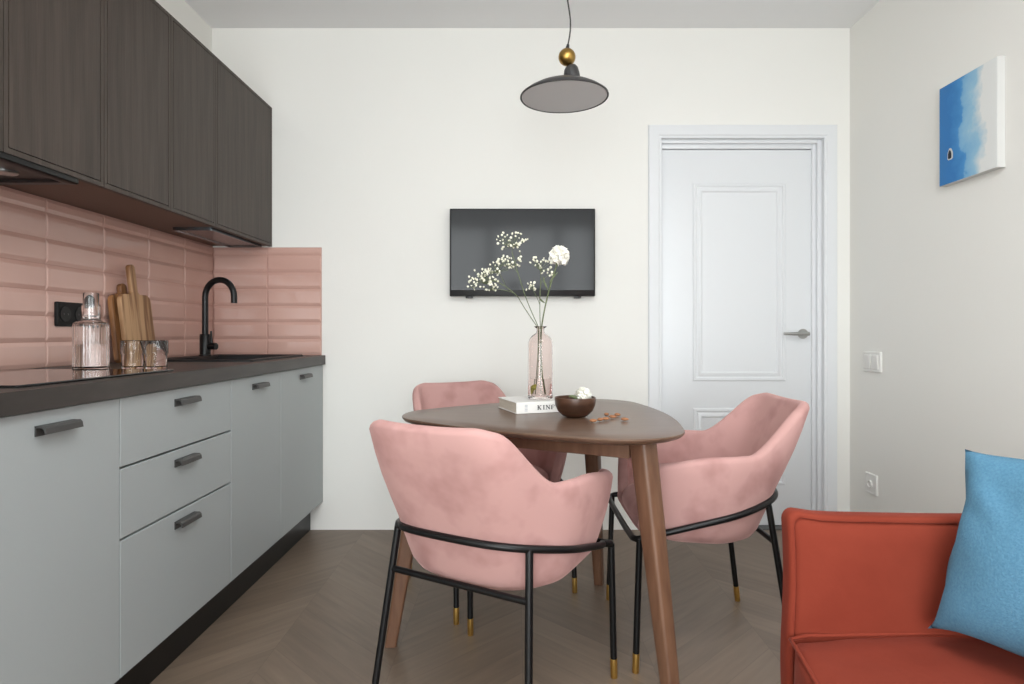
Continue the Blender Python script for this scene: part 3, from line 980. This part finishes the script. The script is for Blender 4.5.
# vase
vz = TT + bh + 0.0005
vx, vy = 0.086, 2.205
vase = root('bottle_vase', 'pale pink glass bottle vase on the white book', 'vase', (vx, vy, vz))
bm = new()
o_ = [(0, 0), (0.039, 0), (0.0430, 0.004), (0.0435, 0.012), (0.0435, 0.186), (0.0425, 0.200), (0.038, 0.212), (0.030, 0.221), (0.020, 0.2275), (0.0150, 0.232), (0.0135, 0.240), (0.0140, 0.247), (0.0215, 0.2525), (0.0220, 0.254)]
i_ = [(0.0210, 0.2545), (0.0125, 0.2485), (0.0112, 0.241), (0.0125, 0.2315), (0.019, 0.2250), (0.029, 0.2185), (0.0365, 0.2095), (0.0405, 0.199), (0.0413, 0.186), (0.0413, 0.014), (0.037, 0.009), (0, 0.009)]
lathe(bm, o_ + i_, (vx, vy, vz), 56)
part('bottle', bm, M['pinkglass'], vase)
bm = new(); lathe(bm, [(0, 0.0095), (0.0365, 0.0095), (0.0409, 0.0143), (0.0409, 0.072), (0, 0.072)], (vx, vy, vz), 48)
part('water', bm, M['water'], vase, 'clear water')

# flowers
def bez(a, b, c, n=10):
    a, b, c = Vector(a), Vector(b), Vector(c)
    return [a * (1 - t) ** 2 + b * 2 * t * (1 - t) + c * t * t for t in [k / n for k in range(n + 1)]]

def carnation_bloom(c, R, seed):
    bm = new(); rg = random.Random(seed)
    bmesh.ops.create_icosphere(bm, subdivisions=3, radius=R * 0.72, matrix=Matrix.Translation(c))
    for k in range(46):
        lay = k / 46
        el = math.radians(85 - 135 * lay)
        az = k * 2.39996
        d = Vector((math.cos(az) * math.cos(el), math.sin(az) * math.cos(el), math.sin(el)))
        s = d.cross(Vector((0.3, 0.2, 1))).normalized(); u = s.cross(d).normalized()
        if rg.random() < 0.5: s, u = (s + u).normalized(), (u - s).normalized()
        loops = []
        for i in range(4):
            t = i / 3; row = []
            for j in range(6):
                v = (j / 5 - 0.5) * 2
                w = R * (0.10 + 0.50 * t)
                rad = R * (0.35 + 0.68 * t) * (1 - 0.08 * abs(v)) + (rg.uniform(-.06, .06) * R if i == 3 else 0)
                p = d * rad + s * (v * w) + u * (R * 0.10 * math.sin(v * 5 + k) * t)
                row.append(c + p)
            loops.append(row)
        top = loops
        # petal with a little thickness
        inner = [[q - u * R * 0.03 for q in row] for row in loops]
        for A in (top, inner): loft(bm, A, False)
    return bm

neck = Vector((vx, vy, vz + 0.25))
cc = at(559, 256.5, 2.20)
carn = root('carnation', 'white carnation on a tall stem in the pink vase', 'flower', (vx - 0.005, vy, vz + 0.02))
bm = new()
s1 = bez((vx + 0.014, vy + 0.008, vz + 0.016), (vx - 0.004, vy, vz + 0.15), (vx + 0.004, vy, vz + 0.25), 8) + \
     bez((vx + 0.004, vy, vz + 0.25), at(545, 300, 2.2), cc + Vector((-0.008, 0, -0.03)), 10)[1:]
tube(bm, s1, 0.0024, 8)
part('stem', bm, M['stem'], carn)
bm = new(); tube(bm, [cc + Vector((-0.008, 0, -0.034)), cc + Vector((-0.006, 0, -0.018)), cc + Vector((-0.002, 0, -0.004))], [0.003, 0.0065, 0.009], 12)
part('calyx', bm, M['stem'], carn)
part('bloom', carnation_bloom(cc, 0.0355, 3), M['petal'], carn, 'ruffled white bloom', smooth=60)
for (a, b, c) in ((at(545, 303, 2.2), at(541, 301, 2.2), at(539, 297, 2.18)), (at(549, 283, 2.2), at(553, 277, 2.2), at(558, 272, 2.2)), (at(548, 290, 2.2), at(544, 283, 2.2), at(543, 276, 2.2))):
    bm = new(); pp = bez(a, b, c, 6); tube(bm, pp, [0.003 * math.sin(PI * min(0.95, (k + 0.6) / 7)) for k in range(7)], 6)
    part('leaf', bm, M['stem'], carn)

blossom_mesh = None
def blossom_obj(p, sc, parent):
    global blossom_mesh
    if blossom_mesh is None:
        t = new()
        for k in range(6):
            az = k * PI / 3
            d = Vector((math.cos(az), math.sin(az), 0.5)).normalized()
            bmesh.ops.create_icosphere(t, subdivisions=1, radius=0.0028, matrix=Matrix.Translation(d * 0.0027))
        bmesh.ops.create_icosphere(t, subdivisions=1, radius=0.0027)
        blossom_mesh = to_mesh('blossom', t, M['blossom'], 60)
    o = bpy.data.objects.new('blossom', blossom_mesh)
    o.location = p - wm(parent).translation
    o.rotation_euler = (rnd.uniform(0, 6), rnd.uniform(0, 6), rnd.uniform(0, 6))
    o.scale = (sc, sc, sc)
    COL.objects.link(o); o.parent = parent

def sprig(label, path, clusters, foot):
    r = root('baby_breath_sprig', label, 'flower', foot, 0, "baby's breath in the pink vase")
    main = new(); tube(main, path, 0.0014, 6)
    twigs = new()
    pts = []
    for (cx_, cy_, rx, ry, n, j) in clusters:
        c0 = path[j]
        hub = at(cx_, cy_ + ry * 0.6, 2.2)
        tube(twigs, bez(c0, (c0 + hub) / 2 + Vector((0, 0, 0.01)), hub, 6), 0.0009, 5)
        for k in range(n):
            a = rnd.uniform(0, 2 * PI); q = math.sqrt(rnd.uniform(0.02, 1))
            p = at(cx_ + rx * q * math.cos(a), cy_ + ry * q * math.sin(a), 2.2) + Vector((0, rnd.uniform(-0.04, 0.04), 0))
            mid = (hub + p) / 2 + Vector((rnd.uniform(-.006, .006), rnd.uniform(-.01, .01), rnd.uniform(-.008, 0.0)))
            tube(twigs, bez(hub, mid, p, 3), 0.0005, 4)
            pts.append(p)
    part('stem', main, M['stem'], r)
    part('twigs', twigs, M['stem'], r)
    for p in pts: blossom_obj(p, rnd.uniform(0.6, 1.15), r)
    return r

pA = bez((vx - 0.016, vy - 0.004, vz + 0.016), (vx - 0.002, vy, vz + 0.15), (vx - 0.006, vy + 0.002, vz + 0.25), 8) + \
     bez((vx - 0.006, vy + 0.002, vz + 0.25), at(528, 305, 2.2), at(524, 292, 2.2), 5)[1:] + bez(at(524, 292, 2.2), at(516, 268, 2.2), at(512, 252, 2.2), 7)[1:]
sprig("tall baby's breath sprig with the topmost blossoms in the pink vase", pA,
      [(512, 241, 17, 9, 44, 20), (508, 262, 11, 6, 22, 16), (520, 257, 4, 8, 8, 18)], (vx - 0.012, vy, vz + 0.02))
pC = bez((vx - 0.022, vy + 0.004, vz + 0.016), (vx - 0.004, vy + 0.006, vz + 0.15), (vx - 0.009, vy + 0.006, vz + 0.25), 8) + \
     bez((vx - 0.009, vy + 0.006, vz + 0.25), at(524, 308, 2.23), at(518, 297, 2.23), 5)[1:] + bez(at(518, 297, 2.23), at(505, 283, 2.23), at(486, 278, 2.23), 7)[1:]
sprig("bushy baby's breath sprig drooping to the left in the pink vase", pC,
      [(498, 267, 15, 8, 30, 16), (484, 278, 15, 9, 38, 18), (474, 285, 8, 5, 12, 20), (491, 287, 9, 4, 14, 14)], (vx - 0.018, vy + 0.004, vz + 0.02))
pB = bez((vx + 0.002, vy + 0.012, vz + 0.016), (vx + 0.001, vy + 0.004, vz + 0.15), (vx, vy + 0.006, vz + 0.25), 8) + \
     bez((vx, vy + 0.006, vz + 0.25), at(539, 300, 2.22), at(541, 278, 2.22), 7)[1:]
sprig("small baby's breath sprig right beside the white carnation in the vase", pB,
      [(540, 265, 11, 8, 24, 15), (532, 286, 8, 4, 14, 11), (549, 272, 4, 5, 5, 14)], (vx + 0.005, vy + 0.01, vz + 0.02))
bm = new()
la_ = bez((vx - 0.012, vy - 0.006, vz + 0.05), (vx - 0.026, vy - 0.012, vz + 0.045), (vx - 0.030, vy - 0.014, vz + 0.016), 6)
tube(bm, la_, [0.002, 0.005, 0.008, 0.009, 0.007, 0.004, 0.001], 8)
single('leaf', bm, M['leaf'], 'yellow-green leaf under water in the pink vase', 'leaf')

# bowl
bx, by = 0.190, 2.015
bm = new()
lathe(bm, [(0, 0.0), (0.026, 0.0), (0.040, 0.005), (0.056, 0.020), (0.064, 0.038), (0.0665, 0.056), (0.0655, 0.0635), (0.063, 0.064), (0.0610, 0.056), (0.058, 0.038), (0.050, 0.022), (0.034, 0.011), (0, 0.008)], (bx, by, TT), 48)
single('bowl', bm, M['bowl'], 'dark brown coconut-shell bowl on the table', 'bowl')
fl = root('flower_head', 'white flower head lying in the brown bowl', 'flower', (bx + 0.022, by, TT + 0.03))
part('bloom', carnation_bloom(Vector((bx + 0.026, by + 0.006, TT + 0.068)), 0.026, 9), M['petal'], fl, smooth=60)
bm = new()
tube(bm, bez((bx + 0.02, by, TT + 0.045), (bx + 0.0, by - 0.005, TT + 0.070), (bx - 0.020, by, TT + 0.066), 6), [0.003, 0.004, 0.005, 0.006, 0.005, 0.004, 0.002], 8)
tube(bm, [(bx + 0.03, by + 0.006, TT + 0.062), (bx + 0.020, by + 0.004, TT + 0.03), (bx + 0.012, by, TT + 0.016)], 0.003, 8)
part('stem', bm, M['stem'], fl)

# almonds
am = new()
loops = []
for k in range(11):
    t = k / 10; xx = (t - 0.5) * 0.024
    w = 0.0065 * math.sin(PI * min(1, max(0, t * 0.97 + 0.015))) ** 0.7 * (1.15 - 0.45 * t)
    loops.append([Vector((xx, w * math.cos(a), 0.0045 + 0.62 * w * math.sin(a))) for a in [2 * PI * j / 12 for j in range(12)]])
loft(am, loops, True, True, True)
almesh = to_mesh('almond', am, M['almond'], 70)
ALM = [(593.4, 421.2, 12, 'almond nearest the brown bowl, at the left end'), (600.5, 420.0, 35, 'almond in front of the pile, second from the bowl'), (606, 419.3, 10, 'almond beside the second one, in the front row'),
       (612.7, 417.2, -25, 'almond in the middle of the scatter'), (606.6, 414.8, 60, 'almond at the back left of the scatter'), (617.6, 415.2, -50, 'almond at the back right of the scatter'), (625, 419.8, -20, 'almond farthest from the bowl, at the right end')]
for px_, py_, rz, lb in ALM:
    d = (CAM_Z - TT - 0.004) * F_PX / (py_ - 333)
    o = bpy.data.objects.new('almond', almesh)
    o.scale = (1.05, 1.3, 1.4); o.location = ((px_ - 516) * d / F_PX, d, TT - 0.0002); o.rotation_euler = (0, 0, math.radians(rz))
    o['label'] = lb; o['category'] = 'almond'; o['group'] = 'almonds scattered on the table'
    COL.objects.link(o)

# ================================================================== RIGHT WALL
yA, yB = 2.52, 2.215      # far and near edge of the canvas
pt = root('wall_painting', 'small blue and white watercolour canvas on the right wall', 'painting', (XR, (yA + yB) / 2, 1.6))
ZP0, ZP1, PXF = 1.606, 2.000, XR - 0.028
bm = new(); box(bm, PXF, XR - 0.0005, yB, yA, ZP0, ZP1, 0.002)
cv = part('canvas', bm, M['canvas_white'], pt, 'white canvas edges', smooth=20)
bm = new(); box(bm, PXF - 0.0012, PXF, yB + 0.002, yA - 0.002, ZP0 + 0.002, ZP1 - 0.002)
part('picture', bm, painting_material(yA, yB), pt, 'deep blue wash fading to white', smooth=0)
def boat(c, w, h, x, t):
    b = new()
    pts = [(-0.5, -0.4), (-0.3, -0.5), (0.3, -0.5), (0.5, -0.4), (0.5, 0.1), (0.2, 0.45), (0, 0.5), (-0.25, 0.4), (-0.5, 0.05)]
    extrude_poly(b, [(x, c[0] + p * w, c[1] + q * h) for p, q in pts], (-t, 0, 0))
    return b
bcn = (2.456, 1.722)
bm = boat(bcn, 0.030, 0.046, PXF - 0.0010, 0.0006); part('boat_outline', bm, M['canvas_white'], pt, 'white outline of the boat', smooth=0)
bm = boat((bcn[0] + 0.002, bcn[1] - 0.002), 0.019, 0.034, PXF - 0.0014, 0.0006); part('boat', bm, M['boat'], pt, 'small dark boat shape', smooth=0)

def plate(name, label, cat, y0, y1, z0, z1):
    r = root(name, label, cat, (XR, (y0 + y1) / 2, z0))
    bm = new(); panel(bm, y0, y1, z0, z1, [(0, 0), (0, 0.007), (0.003, 0.010), (0.010, 0.010), (0.0115, 0.0085), (0.013, 0.0085)], lambda u, v, h: Vector((XR - h, u, v)), 0.006, True, True)
    part('faceplate', bm, M['plastic'], r, smooth=30)
    return r
sw = plate('light_switch', 'white double light switch on the right wall near the corner', 'switch', 2.962, 3.112, 0.832, 0.930)
for a, b_ in ((2.978, 3.034), (3.040, 3.096)):
    bm = new(); panel(bm, a, b_, 0.846, 0.916, [(0, 0), (0, 0.004), (0.004, 0.006)], lambda u, v, h: Vector((XR - 0.0085 - h - 0.0003 * 0, u, v)), 0.002, True, True)
    part('rocker', bm, M['plastic'], sw)
so = plate('power_outlet', 'white single power outlet low on the right wall', 'socket', 2.995, 3.095, 0.237, 0.337)
bm = new(); lathe(bm, [(0, 0.003), (0.018, 0.003), (0.020, 0.012), (0.026, 0.012), (0.027, 0.0)], (0, 0, 0), 28)
bmesh.ops.transform(bm, matrix=Matrix.Translation((XR - 0.0085, 3.045, 0.287)) @ Matrix.Rotation(-PI / 2, 4, 'Y') @ Matrix.Scale(0.7, 4), verts=bm.verts[:])
part('outlet', bm, M['plastic'], so)

# ================================================================== SOFA
sofa = root('sofa', 'orange-red fabric sofa at the lower right', 'sofa', (1.1, 0.25, 0))
AY = 1.352
def wob(v, amp, sc, seed=0):
    return amp * mnoise.noise(Vector((v.x * sc + seed, v.y * sc, v.z * sc)))
def soft_box(x0, x1, y0, y1, z0, z1, r, n, puff, amp, sc, seed, shear=0.0):
    """upholstered block: subdivided rounded box with a puffed surface and soft wrinkles"""
    t = bmesh.new(); bmesh.ops.create_cube(t, size=2.0)
    bmesh.ops.subdivide_edges(t, edges=t.edges[:], cuts=n, use_grid_fill=True)
    hx, hy, hz = (x1 - x0) / 2, (y1 - y0) / 2, (z1 - z0) / 2
    c = Vector(((x0 + x1) / 2, (y0 + y1) / 2, (z0 + z1) / 2))
    for v in t.verts:
        u = v.co.copy()
        # concentrate loops near the edges, then round
        q = Vector([math.copysign(abs(a) ** 0.6, a) for a in u])
        p = Vector((q.x * hx, q.y * hy, q.z * hz))
        core = Vector((max(-hx + r, min(hx - r, p.x)), max(-hy + r, min(hy - r, p.y)), max(-hz + r, min(hz - r, p.z))))
        d = p - core
        if d.length > 1e-9: p = core + d.normalized() * r
        pf = [(1 - q.x ** 2), (1 - q.y ** 2), (1 - q.z ** 2)]
        p.x += math.copysign(puff * pf[1] * pf[2], q.x) if abs(q.x) > 0.999 else 0
        p.y += math.copysign(puff * pf[0] * pf[2], q.y) if abs(q.y) > 0.999 else 0
        p.z += math.copysign(puff * pf[0] * pf[1], q.z) if abs(q.z) > 0.999 else 0
        p = p + c
        w = wob(p, amp, sc, seed)
        if shear and p.x < 0.75: p.x -= min(0.03, shear * max(0.0, y1 - p.y)) * (0.75 - p.x) / 0.17
        p += (d.normalized() if d.length > 1e-9 else Vector((0, 0, 0))) * w
        v.co = p
    return t
# arm: flat flange around a softly padded panel
bm = new()
AX0, AX1, AZ0, AZ1 = 0.590, 1.60, 0.05, 0.624
loops = []
prof = [(0.010, 0.052), (0.003, 0.048), (0.0, 0.040), (0.0, 0.014), (0.0015, 0.007), (0.006, 0.003), (0.0115, 0.003), (0.0135, 0.007), (0.0145, 0.009), (0.0165, 0.006), (0.024, 0.001), (0.055, -0.004), (0.09, -0.008), (0.14, -0.011), (0.20, -0.012)]
def rr_dense(u0, u1, v0, v1, r):
    pts = []
    c4 = rrect(u0, u1, v0, v1, r, 5)
    for i in range(len(c4)):
        a = Vector(c4[i]); b = Vector(c4[(i + 1) % len(c4)])
        k = max(1, int(6 if (a - b).length > 0.05 else 1)) * (4 if (a - b).length > 0.05 else 1)
        for j in range(k): pts.append(a.lerp(b, j / k))
    return pts
for ins, h in prof:
    lp = []
    for p in rr_dense(AX0, AX1, AZ0, AZ1, 0.022):
        cxm, czm = (AX0 + AX1) / 2, (AZ0 + AZ1) / 2
        sx_, sz_ = 1 - ins / ((AX1 - AX0) / 2), 1 - ins / ((AZ1 - AZ0) / 2)
        x = cxm + (p.x - cxm) * sx_; z = czm + (p.y - czm) * sz_
        if z > 0.5: z += 0.004 * math.sin((x - AX0) * 6.0 + 2.4) + 0.007 * math.exp(-((x - AX0 - 0.02) / 0.035) ** 2)
        if x < 0.7: x += 0.003 * math.sin(z * 16)
        v = Vector((x, AY + h, z))
        v.y += wob(v, 0.004, 9) if h < 0.003 else 0
        lp.append(v)
    loops.append(lp)
loft(bm, loops, True, True, True)
part('arm', bm, M['orange'], sofa, smooth=60)
bm = new(); t = soft_box(0.583, 1.26, -0.85, 1.345, 0.14, 0.372, 0.022, 18, 0.022, 0.010, 7, 3, 0.16)
me = bpy.data.meshes.new('tmp'); t.to_mesh(me); t.free(); bm.from_mesh(me); bpy.data.meshes.remove(me)
seat = part('seat_cushion', bm, M['orange'], sofa, smooth=60)
# stitched welt along the cushion's top edge
bm = new()
wl = [Vector((0.586 - min(0.03, 0.016 * k), 1.338 - 0.1 * k, 0.366 + 0.003 * math.sin(k * 1.7))) for k in range(22)]
tube(bm, [Vector((1.24, 1.342, 0.369)), Vector((0.9, 1.344, 0.376)), Vector((0.62, 1.343, 0.371))] + wl, 0.0042, 10)
part('piping', bm, M['orange'], seat, smooth=60)
bm = new(); box(bm, 0.600, 1.60, -0.85, 1.345, 0.05, 0.145, 0.015, 3)
part('base', bm, M['orange'], sofa)
bm = new(); t = soft_box(1.26, 1.60, -0.85, 1.345, 0.14, 0.62, 0.05, 10, 0.01, 0.008, 7, 9)
me = bpy.data.meshes.new('tmp'); t.to_mesh(me); t.free(); bm.from_mesh(me); bpy.data.meshes.remove(me)
part('backrest', bm, M['orange'], sofa, smooth=60)
for x, y in ((0.66, 1.38), (1.5, 1.38), (0.66, -0.75), (1.5, -0.75)):
    bm = new(); lathe(bm, [(0, 0), (0.018, 0), (0.024, 0.055), (0, 0.055)], (x, y, 0), 18)
    part('leg', bm, M['black'], sofa)

# pillow
bm = new()
pc = Vector((1.034, 1.118, 0.592))
B = Vector((0.57, -0.82, 0)).normalized()
UPV = Vector((0.24, 0.03, 1)).normalized()
Nn = UPV.cross(B).normalized()
if Nn.x > 0: Nn = -Nn
n = 30
W2, H2, TK = 0.235, 0.193, 0.085
for side in (1, -1):
    loops = []
    for i in range(n + 1):
        u = -1 + 2 * i / n; u = math.copysign(abs(u) ** 0.8, u); row = []
        for j in range(n + 1):
            v = -1 + 2 * j / n; v = math.copysign(abs(v) ** 0.8, v)
            x = u * W2 * (1 - 0.075 * (1 - abs(v) ** 4)); z = v * H2 * (1 - 0.07 * (1 - abs(u) ** 5))
            f = max(0.0, (1 - u ** 4)) ** 0.42 * max(0.0, (1 - v ** 4)) ** 0.42
            p = pc + B * x + UPV * z
            tk = TK * f * (0.78 + 0.22 * (1 - v)) * (1 - 0.35 * min(1, (u * u + v * v) / 2))
            w = 0.0
            if 0 < i < n and 0 < j < n:
                w = mnoise.noise(p * 9) * 0.016 * f + 0.006 * math.sin((x + z) * 60) * math.exp(-((u + 0.75) ** 2 + (v - 0.45) ** 2) / 0.06)
            p = p + Nn * side * (tk + w)
            # wavy seam
            if i in (0, n): p = p + B * 0.005 * math.sin(v * 6 + i)
            if j in (0, n): p = p + UPV * 0.004 * math.sin(u * 6 + j)
            row.append(p)
        loops.append(row)
    loft(bm, loops, False)
bmesh.ops.remove_doubles(bm, verts=bm.verts[:], dist=1e-5)
single('throw_pillow', bm, M['blue'], 'light blue woven throw pillow on the orange sofa', 'pillow', smooth=70)
